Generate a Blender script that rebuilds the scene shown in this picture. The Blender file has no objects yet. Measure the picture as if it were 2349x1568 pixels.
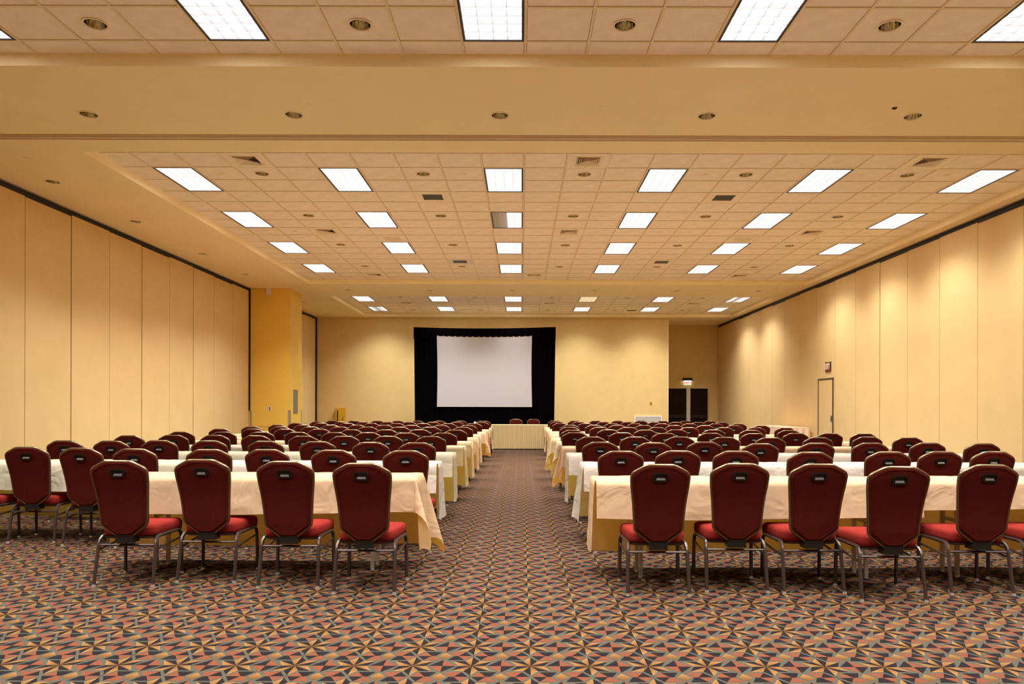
import bpy, bmesh, math, random
from mathutils import Matrix, Vector
import numpy as np

random.seed(7)
PI = math.pi
SC = bpy.context.scene
COL = SC.collection

# ------------------------------------------------------------------ camera
cam = bpy.data.cameras.new('camera')
cam.sensor_width = 36.0
cam.lens = 36.0 * 1690.0 / 2349.0
cam.shift_x = -21.5 / 2349.0
cam.shift_y = 149.0 / 2349.0
cam.clip_start = 0.05
cam.clip_end = 200
camo = bpy.data.objects.new('camera', cam)
COL.objects.link(camo)
camo.matrix_world = Matrix.Translation((0, 0, 1.3)) @ Matrix.Rotation(PI / 2, 4, 'X') @ Matrix.Rotation(math.radians(0.15), 4, 'Z')
SC.camera = camo

# ------------------------------------------------------------------ world, exposure
w = bpy.data.worlds.new('world')
SC.world = w
w.use_nodes = True
w.node_tree.nodes['Background'].inputs[0].default_value = (0, 0, 0, 1)
w.node_tree.nodes['Background'].inputs[1].default_value = 0.0
SC.view_settings.view_transform = 'Standard'
SC.view_settings.look = 'None'
SC.view_settings.gamma = 1.0
SC.view_settings.use_curve_mapping = False
SC.view_settings.exposure = 0.45
cy = SC.cycles
cy.max_bounces = 10
cy.diffuse_bounces = 8
cy.glossy_bounces = 3
cy.transmission_bounces = 3
cy.transparent_max_bounces = 4
cy.caustics_reflective = False
cy.caustics_refractive = False
cy.use_denoising = True
cy.use_adaptive_sampling = True
cy.adaptive_threshold = 0.02
cy.sample_clamp_indirect = 6.0

LAMP_W = 72.0          # watts per troffer, beam cut off by the louvre
LAMP_WIDE = 5.0       # watts that leave the louvre at wide angles
LAMP_SPREAD = 119.0    # the louvre cuts the beam off
LAMP_COLOR = (1.0, 0.97, 0.92)
DIFFUSER = 1.3

# ------------------------------------------------------------------ room measures (metres, X right, Y into the hall)
XL, XR = -7.82, 8.13
ZT, ZS = 4.808, 4.690          # tile plane, soffit plane
BX0, BX1 = -5.87, 7.87         # coffers
BAYS = [(-1.6, 7.35), (9.83, 20.37), (22.64, 27.60)]
YB, YREC, XREC = 28.03, 30.50, 5.59
YF = -4.0
T = 0.6096
GX = 0.03


def gx(k):
    return GX + T * k


GY = [7.09, 12.05, 27.07]      # one grid line of each bay

# light cells: (bay, first column k, first row line n) covering 1 x 2 cells
LIGHT_K = [-9, -5, -1, 3, 7, 11]


# ------------------------------------------------------------------ helpers
def lin(c):
    c = c / 255.0
    return c / 12.92 if c <= 0.04045 else ((c + 0.055) / 1.055) ** 2.4


def rgb(r, g, b):
    return (lin(r), lin(g), lin(b), 1.0)


MATS = {}


def mat(name, color, rough=0.6, metal=0.0, spec=0.5, var=0.0, vscale=8.0, bump=0.0, bscale=200.0, sheen=0.0, trans=0.0, emit=0.0, coat=0.0, bdist=0.01):
    if name in MATS:
        return MATS[name]
    m = bpy.data.materials.new(name)
    m.use_nodes = True
    nt = m.node_tree
    b = nt.nodes['Principled BSDF']
    b.inputs['Base Color'].default_value = color
    b.inputs['Roughness'].default_value = rough
    b.inputs['Metallic'].default_value = metal
    b.inputs['Specular IOR Level'].default_value = spec
    if sheen:
        b.inputs['Sheen Weight'].default_value = sheen
    if coat:
        b.inputs['Coat Weight'].default_value = coat
    if emit:
        b.inputs['Emission Color'].default_value = color
        b.inputs['Emission Strength'].default_value = emit
    tc = None
    if var or bump:
        tc = nt.nodes.new('ShaderNodeTexCoord')
    if var:
        n = nt.nodes.new('ShaderNodeTexNoise')
        n.inputs['Scale'].default_value = vscale
        n.inputs['Detail'].default_value = 4
        nt.links.new(tc.outputs['Object'], n.inputs['Vector'])
        mr = nt.nodes.new('ShaderNodeMapRange')
        mr.inputs[1].default_value = 0.3
        mr.inputs[2].default_value = 0.7
        mr.inputs[3].default_value = 1 - var
        mr.inputs[4].default_value = 1 + var
        nt.links.new(n.outputs['Fac'], mr.inputs[0])
        mx = nt.nodes.new('ShaderNodeMix')
        mx.data_type = 'RGBA'
        mx.blend_type = 'MULTIPLY'
        mx.inputs[0].default_value = 1
        mx.inputs[6].default_value = color
        nt.links.new(mr.outputs[0], mx.inputs[7])
        nt.links.new(mx.outputs[2], b.inputs['Base Color'])
    if bump:
        n2 = nt.nodes.new('ShaderNodeTexNoise')
        n2.inputs['Scale'].default_value = bscale
        n2.inputs['Detail'].default_value = 2
        n2.inputs['Distortion'].default_value = 1.2 if bscale < 20 else 0.0
        nt.links.new(tc.outputs['Object'], n2.inputs['Vector'])
        bp = nt.nodes.new('ShaderNodeBump')
        bp.inputs['Strength'].default_value = bump
        bp.inputs['Distance'].default_value = bdist
        nt.links.new(n2.outputs['Fac'], bp.inputs['Height'])
        nt.links.new(bp.outputs[0], b.inputs['Normal'])
    if trans:
        t = nt.nodes.new('ShaderNodeBsdfTranslucent')
        t.inputs[0].default_value = (color[0], color[1] * 0.74, color[2] * 0.16, 1)
        mixs = nt.nodes.new('ShaderNodeMixShader')
        mixs.inputs[0].default_value = trans
        out = nt.nodes['Material Output']
        nt.links.new(b.outputs[0], mixs.inputs[1])
        nt.links.new(t.outputs[0], mixs.inputs[2])
        nt.links.new(mixs.outputs[0], out.inputs[0])
    MATS[name] = m
    return m


class MB:
    """collects vertices and faces of one mesh"""

    def __init__(s):
        s.v, s.f, s.mi = [], [], []

    def box(s, x0, x1, y0, y1, z0, z1, mi=0):
        n = len(s.v)
        s.v += [(x, y, z) for z in (z0, z1) for y in (y0, y1) for x in (x0, x1)]
        for q in ((0, 2, 3, 1), (4, 5, 7, 6), (0, 1, 5, 4), (2, 6, 7, 3), (0, 4, 6, 2), (1, 3, 7, 5)):
            s.f.append(tuple(n + i for i in q))
            s.mi.append(mi)
        return s

    def quad(s, a, b, c, d, mi=0):
        n = len(s.v)
        s.v += [a, b, c, d]
        s.f.append((n, n + 1, n + 2, n + 3))
        s.mi.append(mi)
        return s

    def tube(s, pts, r, n=6, caps=True, closed=False, sx=1.0, mi=0):
        pts = [Vector(p) for p in pts]
        m = len(pts)
        base = len(s.v)
        up0 = None
        for i, p in enumerate(pts):
            if closed:
                d = (pts[(i + 1) % m] - pts[i - 1]).normalized()
            else:
                d = (pts[min(i + 1, m - 1)] - pts[max(i - 1, 0)]).normalized()
            if up0 is None:
                up0 = Vector((1, 0, 0)) if abs(d.x) < 0.8 else Vector((0, 1, 0))
            a = d.cross(up0).normalized()
            b = a.cross(d).normalized()
            up0 = b
            rr = r[i] if isinstance(r, (list, tuple)) else r
            for k in range(n):
                t = 2 * PI * (k + 0.5) / n
                s.v.append(tuple(p + a * rr * math.cos(t) + b * rr * sx * math.sin(t)))
        for i in range(m if closed else m - 1):
            for k in range(n):
                i2 = (i + 1) % m
                s.f.append((base + i * n + k, base + i * n + (k + 1) % n, base + i2 * n + (k + 1) % n, base + i2 * n + k))
                s.mi.append(mi)
        if caps and not closed:
            s.f.append(tuple(base + k for k in reversed(range(n))))
            s.f.append(tuple(base + (m - 1) * n + k for k in range(n)))
            s.mi += [mi, mi]
        return s

    def lathe(s, prof, n=16, c=(0, 0, 0), mi=0):
        base = len(s.v)
        for r, z in prof:
            for k in range(n):
                t = 2 * PI * k / n
                s.v.append((c[0] + r * math.cos(t), c[1] + r * math.sin(t), c[2] + z))
        for i in range(len(prof) - 1):
            for k in range(n):
                s.f.append((base + i * n + k, base + i * n + (k + 1) % n, base + (i + 1) * n + (k + 1) % n, base + (i + 1) * n + k))
                s.mi.append(mi)
        return s

    def cap(s, start, n, flip=False, mi=0):
        f = tuple(range(start, start + n))
        s.f.append(tuple(reversed(f)) if flip else f)
        s.mi.append(mi)

    def mesh(s, name, mats, smooth=False, fix=True, weld=0.0):
        me = bpy.data.meshes.new(name)
        me.from_pydata(s.v, [], s.f)
        for m in (mats if isinstance(mats, (list, tuple)) else [mats]):
            me.materials.append(m)
        if len(me.materials) > 1:
            me.polygons.foreach_set('material_index', s.mi)
        if fix or weld:
            bm = bmesh.new()
            bm.from_mesh(me)
            if weld:
                bmesh.ops.remove_doubles(bm, verts=bm.verts, dist=weld)
            if fix:
                bmesh.ops.recalc_face_normals(bm, faces=bm.faces)
            bm.to_mesh(me)
            bm.free()
        if smooth:
            me.polygons.foreach_set('use_smooth', [True] * len(me.polygons))
            if smooth != 'all':
                me.set_sharp_from_angle(angle=math.radians(40))
        me.update()
        return me

    def build(s, name, mats, parent=None, smooth=False, fix=True, weld=0.0):
        return add(name, s.mesh(name, mats, smooth, fix, weld), parent)


def add(name, data, parent=None):
    o = bpy.data.objects.new(name, data)
    COL.objects.link(o)
    if parent:
        o.parent = parent
    return o


def tag(o, label=None, cat=None, group=None, kind=None):
    if label:
        o['label'] = label
    if cat:
        o['category'] = cat
    if group:
        o['group'] = group
    if kind:
        o['kind'] = kind
    return o


def empty(name, loc, rz=0.0):
    o = add(name, None)
    o.location = loc
    o.rotation_euler = (0, 0, rz)
    o.empty_display_size = 0.1
    return o


def struct(name, data, parent=None):
    o = add(name, data, parent)
    if parent is None:
        o['kind'] = 'structure'
    return o


def copy_tree(o, parent=None):
    c = o.copy()
    COL.objects.link(c)
    if parent:
        c.parent = parent
    for ch in KIDS.get(o.name, []) or list(o.children):
        copy_tree(ch, c)
    return c


KIDS = {}
ORD = ['nearest', 'second', 'third', 'fourth', 'fifth', 'sixth', 'seventh', 'eighth', 'ninth', 'tenth', 'eleventh']
NTH = ['first'] + ORD[1:]

# ------------------------------------------------------------------ materials
M_wall = mat('wall_paint', (0.7194, 0.524, 0.2175, 1), 0.75, var=0.03, vscale=3, bump=0.05, bscale=260)
M_panel = mat('partition_fabric', (0.7194, 0.5196, 0.2309, 1), 0.85, var=0.03, vscale=2, bump=0.12, bscale=420)
M_gold = mat('column_paint', (0.84, 0.55, 0.085, 1), 0.7, var=0.03, vscale=3, bump=0.05, bscale=260)
M_soffit = mat('soffit_paint', (0.965, 0.83, 0.52, 1), 0.8, var=0.02, vscale=2, bump=0.04, bscale=180)
M_tile = mat('ceiling_tile', (0.965, 0.875, 0.76, 1), 0.9, var=0.05, vscale=5, bump=0.35, bscale=120)
M_bar = mat('ceiling_grid_metal', (0.86, 0.74, 0.50, 1), 0.5)
M_black = mat('black_rubber', (0.012, 0.011, 0.011, 1), 0.6)
M_dark = mat('dark_gap', (0.02, 0.015, 0.01, 1), 0.8)
M_white = mat('white_trim', (0.78, 0.74, 0.68, 1), 0.5)
M_frame = mat('troffer_frame', (0.03, 0.028, 0.03, 1), 0.5)
M_louver = mat('louver_white', (0.9, 0.9, 0.92, 1), 0.35)
M_diff = mat('lamp_diffuser', (0.93, 0.965, 1.0, 1), 0.5, emit=DIFFUSER)
M_diffy = mat('lamp_diffuser_warm', (1.0, 0.86, 0.55, 1), 0.5, emit=0.9)
M_dim = mat('lamp_unlit', (0.32, 0.28, 0.24, 1), 0.5)
M_refl = mat('downlight_reflector', (0.56, 0.52, 0.40, 1), 0.10, metal=1.0)
M_ring = mat('downlight_ring', (0.92, 0.80, 0.58, 1), 0.5)
M_bulb = mat('downlight_lamp', (0.30, 0.25, 0.15, 1), 0.3)
M_vent = mat('vent_metal', (0.90, 0.78, 0.58, 1), 0.5)
M_ventp = mat('vent_metal_pale', (0.94, 0.85, 0.66, 1), 0.5)
M_grey = mat('grey_metal', (0.22, 0.21, 0.19, 1), 0.45, metal=0.3)
M_guard = mat('corner_guard_grey', (0.36, 0.30, 0.22, 1), 0.4)

M_fab = mat('chair_fabric_shaded', (0.0663, 0.00765, 0.004675, 1), 0.92, spec=0.04, var=0.10, vscale=60, bump=0.25, bscale=900, sheen=0.0)  # burgundy of the backs, shade on them put into the colour
M_seat = mat('chair_fabric_lit', (0.176, 0.01584, 0.01144, 1), 0.92, spec=0.06, var=0.08, vscale=60, bump=0.25, bscale=900, sheen=0.0)  # same burgundy as the backs, brightened for the light on the seats
M_rim = mat('bronze_rim', (0.17, 0.122, 0.068, 1), 0.30, metal=0.85)
M_leg = mat('brown_steel', (0.055, 0.036, 0.030, 1), 0.32, metal=0.45)
M_plastic = mat('black_plastic', (0.010, 0.008, 0.007, 1), 0.32, spec=0.3)
M_ledge = mat('handle_ledge_glint', (0.20, 0.185, 0.19, 1), 0.22, spec=0.8)  # black plastic lip, greyed to paint in the reflected ceiling lights
M_chrome = mat('chrome_glide', (0.40, 0.38, 0.35, 1), 0.12, metal=0.6)
M_wood = mat('table_plywood', (0.42, 0.26, 0.12, 1), 0.55, var=0.15, vscale=6)
M_tleg = mat('table_leg_steel', (0.42, 0.36, 0.31, 1), 0.35, metal=0.5)

CL = {
    'peach': mat('cloth_peach', (0.5922, 0.4103, 0.2496, 1), 0.85, spec=0.2, var=0.03, vscale=4, bump=0.65, bscale=4.5, bdist=0.035, trans=0.34),
    'white': mat('cloth_white', (0.579, 0.5087, 0.4301, 1), 0.85, spec=0.2, var=0.03, vscale=4, bump=0.55, bscale=5.5, bdist=0.04, trans=0.34),
    'cream': mat('cloth_cream', (0.5578, 0.4567, 0.2749, 1), 0.85, spec=0.2, var=0.03, vscale=4, bump=0.65, bscale=4.5, bdist=0.035, trans=0.34),
    'ivory': mat('cloth_ivory', (0.5708, 0.5129, 0.3805, 1), 0.85, spec=0.2, var=0.03, vscale=4, bump=0.55, bscale=5.5, bdist=0.04, trans=0.34),
}
M_skirt = mat('skirt_cream', (0.6232, 0.492, 0.2624, 1), 0.8, spec=0.2)
M_skirtp = mat('skirt_blush', (0.84, 0.62, 0.44, 1), 0.8, spec=0.2)
M_velvet = mat('black_velour', (0.0025, 0.002, 0.0025, 1), 1.0, spec=0.0)
M_screen = mat('screen_white', (0.6072, 0.598, 0.644, 1), 0.7, spec=0.2)
M_door = mat('dark_door_wood', (0.016, 0.0055, 0.003, 1), 0.6, spec=0.12)
M_red = mat('sign_red', (0.32, 0.02, 0.015, 1), 0.5)
M_letter = mat('sign_letter', (0.85, 0.78, 0.70, 1), 0.5)
M_yellow = mat('cabinet_yellow', (0.62, 0.36, 0.02, 1), 0.45)


# ------------------------------------------------------------------ floor with its woven carpet pattern
def carpet_mat(name, c1, c2=None, grad=0.0):
    m = bpy.data.materials.new(name)
    m.use_nodes = True
    nt = m.node_tree
    b = nt.nodes['Principled BSDF']
    b.inputs['Roughness'].default_value = 0.95
    b.inputs['Specular IOR Level'].default_value = 0.1
    tc = nt.nodes.new('ShaderNodeTexCoord')
    n = nt.nodes.new('ShaderNodeTexNoise')
    n.inputs['Scale'].default_value = 260
    n.inputs['Detail'].default_value = 2
    nt.links.new(tc.outputs['Object'], n.inputs['Vector'])
    mr = nt.nodes.new('ShaderNodeMapRange')
    mr.inputs[1].default_value = 0.3
    mr.inputs[2].default_value = 0.7
    mr.inputs[3].default_value = 0.72
    mr.inputs[4].default_value = 1.28
    nt.links.new(n.outputs['Fac'], mr.inputs[0])
    mx = nt.nodes.new('ShaderNodeMix')
    mx.data_type = 'RGBA'
    mx.blend_type = 'MULTIPLY'
    mx.inputs[0].default_value = 1
    mx.inputs[6].default_value = c1
    nt.links.new(mr.outputs[0], mx.inputs[7])
    if c2:
        at = nt.nodes.new('ShaderNodeAttribute')
        at.attribute_name = 'thread'
        mg = nt.nodes.new('ShaderNodeMix')
        mg.data_type = 'RGBA'
        mg.inputs[6].default_value = c1
        mg.inputs[7].default_value = c2
        nt.links.new(at.outputs['Fac'], mg.inputs[0])
        nt.links.new(mg.outputs[2], mx.inputs[6])
    nt.links.new(mx.outputs[2], b.inputs['Base Color'])
    return m


def build_floor():
    S = 0.2955
    X0, Y0 = 0.049, 3.697
    A, B, N, TP = (0.122, 0.235), (0.335, 0.240), (0.225, 0.0), (0.0, 0.43)
    ring = [TP, A, B, N, (B[0], -B[1]), (A[0], -A[1]), (0, -TP[1]), (-A[0], -A[1]), (-B[0], -B[1]), (-N[0], 0), (-B[0], B[1]), (-A[0], A[1])]
    polys = []   # (points, material, thread values)
    for i in range(12):
        p, q = ring[i], ring[(i + 1) % 12]
        gold = i % 2 == 1
        polys.append(([(0, 0), q, p], 2 if gold else 1, [0.0, 1.0, 0.75]))
    c = (0.5, 0)
    L, Tt, R, Bt = (0.262, 0), (0.5, 0.30), (0.738, 0), (0.5, -0.30)
    polys += [([L, c, Tt], 1, None), ([c, R, Tt], 3, None), ([L, Bt, c], 3, None), ([Bt, R, c], 1, None)]
    polys.append(([(0.378, 0.5), (0.5, 0.338), (0.622, 0.5), (0.5, 0.662)], 2, [0.35, 0.0, 0.45, 1.0]))
    for sg in (1, -1):
        P1, P2, P3, P4, P5, P6 = (0.025, 0.5), (0.145, 0.71), (0.435, 0.71), (0.335, 0.5), (0.435, 0.29), (0.145, 0.29)
        mm = (0.265, 0.5)
        ca, cb = (3, 1) if sg == 1 else (1, 3)
        for pts, mi in (([P1, mm, P2], ca), ([mm, P4, P3, P2], cb), ([P1, P6, mm], cb), ([P6, P5, P4, mm], ca)):
            pts = [(sg * x, y) for x, y in pts]
            if sg < 0:
                pts = pts[::-1]
            polys.append((pts, mi, None))
    pv, pf, pm, pt = [], [], [], []
    for pts, mi, th in polys:
        pf.append((len(pv), len(pts)))
        pv += pts
        pm.append(mi)
        pt += th if th else [0.0] * len(pts)
    pv = np.array(pv)
    i0, i1 = math.ceil((XL - X0) / S + 0.5), math.floor((XR - X0) / S - 0.75)
    j0, j1 = math.ceil((0.4 - Y0) / S), math.floor((YB - Y0) / S - 1)
    ii, jj = np.meshgrid(np.arange(i0, i1 + 1), np.arange(j0, j1 + 1))
    ctr = np.stack([X0 + ii.ravel() * S, Y0 + jj.ravel() * S], 1)
    nc, npv = len(ctr), len(pv)
    V = (ctr[:, None, :] + pv[None] * S).reshape(-1, 2)
    V3 = np.concatenate([V, np.full((len(V), 1), 0.0003)], 1)
    seams = [X0 - S + 3 * S * k for k in range(-8, 10)]
    base = np.array([(XL - .1, YF, 0), (XR + .1, YF, 0), (XR + .1, YREC + .1, 0), (XL - .1, YREC + .1, 0)])
    allv = np.concatenate([base, V3])
    lt = np.array([n for _, n in pf])
    me = bpy.data.meshes.new('floor')
    me.vertices.add(len(allv))
    me.vertices.foreach_set('co', allv.astype(np.float32).ravel())
    nl = 4 + nc * npv
    me.loops.add(nl)
    me.loops.foreach_set('vertex_index', np.arange(nl, dtype=np.int32))
    tot = np.concatenate([[4], np.tile(lt, nc)]).astype(np.int32)
    st = np.concatenate([[0], np.cumsum(tot)[:-1]]).astype(np.int32)
    me.polygons.add(len(tot))
    me.polygons.foreach_set('loop_start', st)
    me.polygons.foreach_set('loop_total', tot)
    me.polygons.foreach_set('material_index', np.concatenate([[0], np.tile(pm, nc)]).astype(np.int32))
    at = me.attributes.new('thread', 'FLOAT', 'POINT')
    at.data.foreach_set('value', np.concatenate([[0] * 4, np.tile(pt, nc)]).astype(np.float32))
    for m in (carpet_mat('carpet_sage', (0.04678, 0.04541, 0.03371, 1)), carpet_mat('carpet_charcoal', (0.007676, 0.005263, 0.006213, 1)),
              carpet_mat('carpet_gold', (0.07224, 0.02752, 0.004472, 1), (0.1763, 0.0903, 0.02962, 1)), carpet_mat('carpet_rust', (0.1073, 0.03354, 0.01576, 1))):
        me.materials.append(m)
    me.update()
    me.validate()
    fl = struct('floor', me)
    sm = MB()
    for x in seams:
        if XL < x < XR:
            sm.quad((x - .0011, .4, .0006), (x + .0011, .4, .0006), (x + .0011, 27.5, .0006), (x - .0011, 27.5, .0006))
    tag(sm.build('carpet_seam', mat('seam_thread', (0.006, 0.004, 0.004, 1), 1.0, spec=0.0), fl, fix=False), kind='stuff')


build_floor()

# ------------------------------------------------------------------ ceiling
DOWN_T = []        # downlights in tiles: (x, y, bay, row, number)
for k in (-7, -3, 1, 5, 9):
    DOWN_T.append((gx(k + .5), 6.785, 0, 0))
    for r in range(4):
        DOWN_T.append((gx(k + .5), 11.135 + 2.4384 * r, 1, r))
    DOWN_T.append((gx(k + .5), 23.69, 2, 0))
    DOWN_T.append((gx(k + .5), 26.765, 2, 1))
DOWN_S = []
for i, x in enumerate((-5.05, -2.66, -0.26, 2.15, 4.55)):
    DOWN_S.append((x, 8.58, 'front', i))
for i, x in enumerate((-5.07, -2.68, -0.28, 2.11, 4.51, 6.91)):
    DOWN_S.append((x, 21.46, 'middle', i))
for i, y in enumerate((11.16, 13.55, 16.4, 18.95, 23.9, 26.8)):
    DOWN_S.append((-7.11, y, 'left', i))
DOWN_S.append((6.88, 28.9, 'recess', 0))
RH = 0.105         # radius of the hole


def holed_plate(mb, x0, x1, y0, y1, z, holes, mi=0):
    hs = [h for h in holes if x0 < h[0] < x1 and y0 < h[1] < y1]
    q = 0.14
    xs = sorted({x0, x1, *[h[0] + s * q for h in hs for s in (-1, 1)]})
    ys = sorted({y0, y1, *[h[1] + s * q for h in hs for s in (-1, 1)]})
    for i in range(len(xs) - 1):
        for j in range(len(ys) - 1):
            a, b, c, d = xs[i], xs[i + 1], ys[j], ys[j + 1]
            hit = [h for h in hs if a < h[0] < b and c < h[1] < d]
            if not hit or b - a > 0.3 or d - c > 0.3:
                mb.quad((a, c, z), (a, d, z), (b, d, z), (b, c, z), mi)
            else:
                ring_plate(mb, a, b, c, d, hit[0][0], hit[0][1], z, mi)


def ring_plate(mb, a, b, c, d, hx, hy, z, mi=0, r=RH, n=24):
    base = len(mb.v)
    for k in range(n):
        t = 2 * PI * k / n
        cx, sx = math.cos(t), math.sin(t)
        sc = 1 / max(abs(cx), abs(sx))
        px = hx + cx * sc * ((b - hx) if cx > 0 else (hx - a))
        py = hy + sx * sc * ((d - hy) if sx > 0 else (hy - c))
        mb.v.append((hx + r * cx, hy + r * sx, z))
        mb.v.append((px, py, z))
    for k in range(n):
        k2 = (k + 1) % n
        mb.f.append((base + 2 * k, base + 2 * k + 1, base + 2 * k2 + 1, base + 2 * k2))
        mb.mi.append(mi)


mb = MB()
hol = [(x, y) for x, y, *_ in DOWN_S]
xl, xr = XL - .05, XR + .05
holed_plate(mb, xl, BX0, YF, YREC + .05, ZS, hol)
holed_plate(mb, BX1, xr, YF, YREC + .05, ZS, hol)
for a, b in ((YF, BAYS[0][0]), (BAYS[0][1], BAYS[1][0]), (BAYS[1][1], BAYS[2][0]), (BAYS[2][1], YREC + .05)):
    holed_plate(mb, BX0, BX1, a, b, ZS, hol)
for a, b in BAYS:
    for p, q in (((BX0, a), (BX1, a)), ((BX0, b), (BX1, b)), ((BX0, a), (BX0, b)), ((BX1, a), (BX1, b))):
        mb.quad((*p, ZS), (*q, ZS), (*q, ZT + .03), (*p, ZT + .03))
ceil = struct('ceiling', mb.mesh('soffit', M_soffit, fix=False, weld=0.0005))

# tile bays
VENTS = [(1, k, 10.22) for k in (-7, 1, 9)] + [(1, k, 14.488) for k in (-7, 1, 9)] + [(1, -7, 19.365), (1, 0, 19.365), (1, 9, 19.365)] + \
        [(2, k, 24.632) for k in (-7, 1, 9)]
GRILLES = [(1, -3, 12.05, 'd'), (1, 5, 12.05, 'd'), (1, -5, 15.098, 'p'), (1, 7, 15.098, 'p'), (1, -3, 17.536, 'w'), (1, 5, 17.536, 'd'),
           (2, -5, 24.632, 'p'), (2, -4, 26.46, 'p'), (2, 6, 26.46, 'd'), (2, 7, 24.632, 'p')]
LIGHTS = []
for j, k in enumerate(LIGHT_K):
    for r, y in enumerate((1.0, 3.4324, 5.8708)):
        LIGHTS.append((0, j, r - 2, gx(k), y))
    for r in range(4):
        LIGHTS.append((1, j, r, gx(k), 12.05 - 2 * T + 2.4384 * r))
    LIGHTS.append((2, j, 0, gx(k), 27.07 - 6 * T))
    LIGHTS.append((2, j, 1, gx(k), 27.07 - 2 * T))

taken = {}
for bay, j, r, x, y in LIGHTS:
    taken[(bay, round(x, 2), round(y, 1))] = 1
    taken[(bay, round(x, 2), round(y + T, 1))] = 1
for bay, k, y, *_ in VENTS + GRILLES:
    taken[(bay, round(gx(k), 2), round(y, 1))] = 1


def is_taken(bay, x, y):
    for dy in (-.1, 0, .1):
        if (bay, round(x, 2), round(y + dy, 1)) in taken:
            return True
    return False


g = 0.0155
mb = MB()
mb.box(g, T - g, g, T - g, 0, 0.018)
tile_me = mb.mesh('tile', M_tile)
mb = MB()
ring_plate(mb, g, T - g, g, T - g, T / 2, T / 2, 0)
tile_hole_me = mb.mesh('tile_with_hole', M_tile, fix=False)
NEARY = [5.2, 0, 99]
bay_objs = []
for bi, (a, b) in enumerate(BAYS):
    xs = [gx(k) for k in range(-40, 60) if BX0 + .02 < gx(k) < BX1 - .02]
    ys = [GY[bi] + T * n for n in range(-60, 60) if a + .02 < GY[bi] + T * n < b - .02]
    gb = MB()
    for x in xs:
        gb.box(x - .012, x + .012, a, b, ZT, ZT + .028)
    inner = {(round(x, 2), round(y + T, 2)) for b_, j_, r_, x, y in LIGHTS if b_ == bi}
    for y in ys:
        run = None
        edges = [BX0] + xs + [BX1]
        for i in range(len(edges)):
            open_ = i < len(edges) - 1 and not any(abs(edges[i] - a_) < .05 and abs(y - b_) < .05 for a_, b_ in inner)
            if open_ and run is None:
                run = edges[i]
            if not open_ and run is not None:
                gb.box(run, edges[i], y - .012, y + .012, ZT + .001, ZT + .029)
                run = None
    bay = struct('ceiling', gb.mesh('ceiling_grid', M_bar, fix=False))
    bay['label'] = ['tiled ceiling bay overhead, nearest the camera', 'large tiled ceiling bay in the middle of the hall', 'far tiled ceiling bay in front of the screen wall'][bi]
    bay_objs.append(bay)
    # back sheet that closes the void above the tiles
    bk = MB()
    bk.quad((BX0, a, ZT + .2), (BX1, a, ZT + .2), (BX1, b, ZT + .2), (BX0, b, ZT + .2))
    bk.build('backing_sheet', M_dark, bay, fix=False)
    cells = []
    ex = [BX0] + xs + [BX1]
    ey = [a] + ys + [b]
    for j in range(len(ey) - 1):
        for i in range(len(ex) - 1):
            cells.append((ex[i], ex[i + 1], ey[j], ey[j + 1]))
    rest = MB()
    made = 0
    for x0, x1, y0, y1 in cells:
        if is_taken(bi, x0, y0):
            continue
        full = abs(x1 - x0 - T) < .01 and abs(y1 - y0 - T) < .01
        hole = any(d[2] == bi and x0 < d[0] < x1 and y0 < d[1] < y1 for d in DOWN_T)
        zz = ZT + .009 + random.uniform(-.0012, .0012)
        if full and (hole or (y0 > NEARY[bi] and made < 300)):
            o = add('tile', tile_hole_me if hole else tile_me, bay)
            o.location = (x0, y0, zz)
            made += 1
        elif y0 > NEARY[bi] and made < 300:
            m2 = MB()
            m2.box(x0 + (g if x0 > BX0 + .01 else 0), x1 - (g if x1 < BX1 - .01 else 0), y0 + (g if y0 > a + .01 else 0), y1 - (g if y1 < b - .01 else 0), zz, zz + .018)
            m2.build('tile', M_tile, bay)
            made += 1
        else:
            rest.box(x0 + g, x1 - g, y0 + g, y1 - g, zz, zz + .018)
    if rest.f:
        tag(rest.build('ceiling_tiles', M_tile, bay), kind='stuff')

# partition track that crosses the ceiling
tr = struct('trim_1', MB().box(xl, xr, 9.20, 9.335, ZS - .012, ZS + .02).mesh('track', mat('track_beige', (0.62, 0.45, 0.25, 1), 0.5)))
tr['label'] = 'long beige partition track crossing the soffit from wall to wall'
MB().box(xl, xr, 9.335, 9.365, ZS - .004, ZS + .02).build('track_slot', M_dark, tr)
MB().box(xl, xr, 9.365, 9.43, ZS - .008, ZS + .02).build('track_edge', M_soffit, tr)
MB().box(xl, xr, 9.235, 9.243, ZS - .016, ZS).build('track_bead', M_guard, tr)


# ------------------------------------------------------------------ ceiling lights (troffers with louvres)
def troffer_meshes():
    W, D = T, 2 * T
    fr = MB()
    o, i = 0.013, 0.036
    for x0, x1, y0, y1 in ((o, i, o, D - o), (W - i, W - o, o, D - o), (i, W - i, o, i), (i, W - i, D - i, D - o)):
        fr.box(x0, x1, y0, y1, -.002, .006)
    lo = MB()
    for k in range(1, 4):
        x = i + (W - 2 * i) * k / 4
        lo.box(x - .002, x + .002, i, D - i, .004, .05)
    for k in range(1, 8):
        y = i + (D - 2 * i) * k / 8
        lo.box(i, W - i, y - .002, y + .002, .004, .05)
    for x0, x1, y0, y1 in ((i - .006, i, i, D - i), (W - i, W - i + .006, i, D - i), (i - .006, W - i + .006, i - .006, i), (i - .006, W - i + .006, D - i, D - i + .006)):
        lo.box(x0, x1, y0, y1, .005, .06)
    df = MB().quad((i, i, .055), (W - i, i, .055), (W - i, D - i, .055), (i, D - i, .055))
    return fr.mesh('frame', M_frame), lo.mesh('louver', M_louver, weld=0), df.mesh('diffuser', M_diff, fix=False), i, W, D


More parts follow.
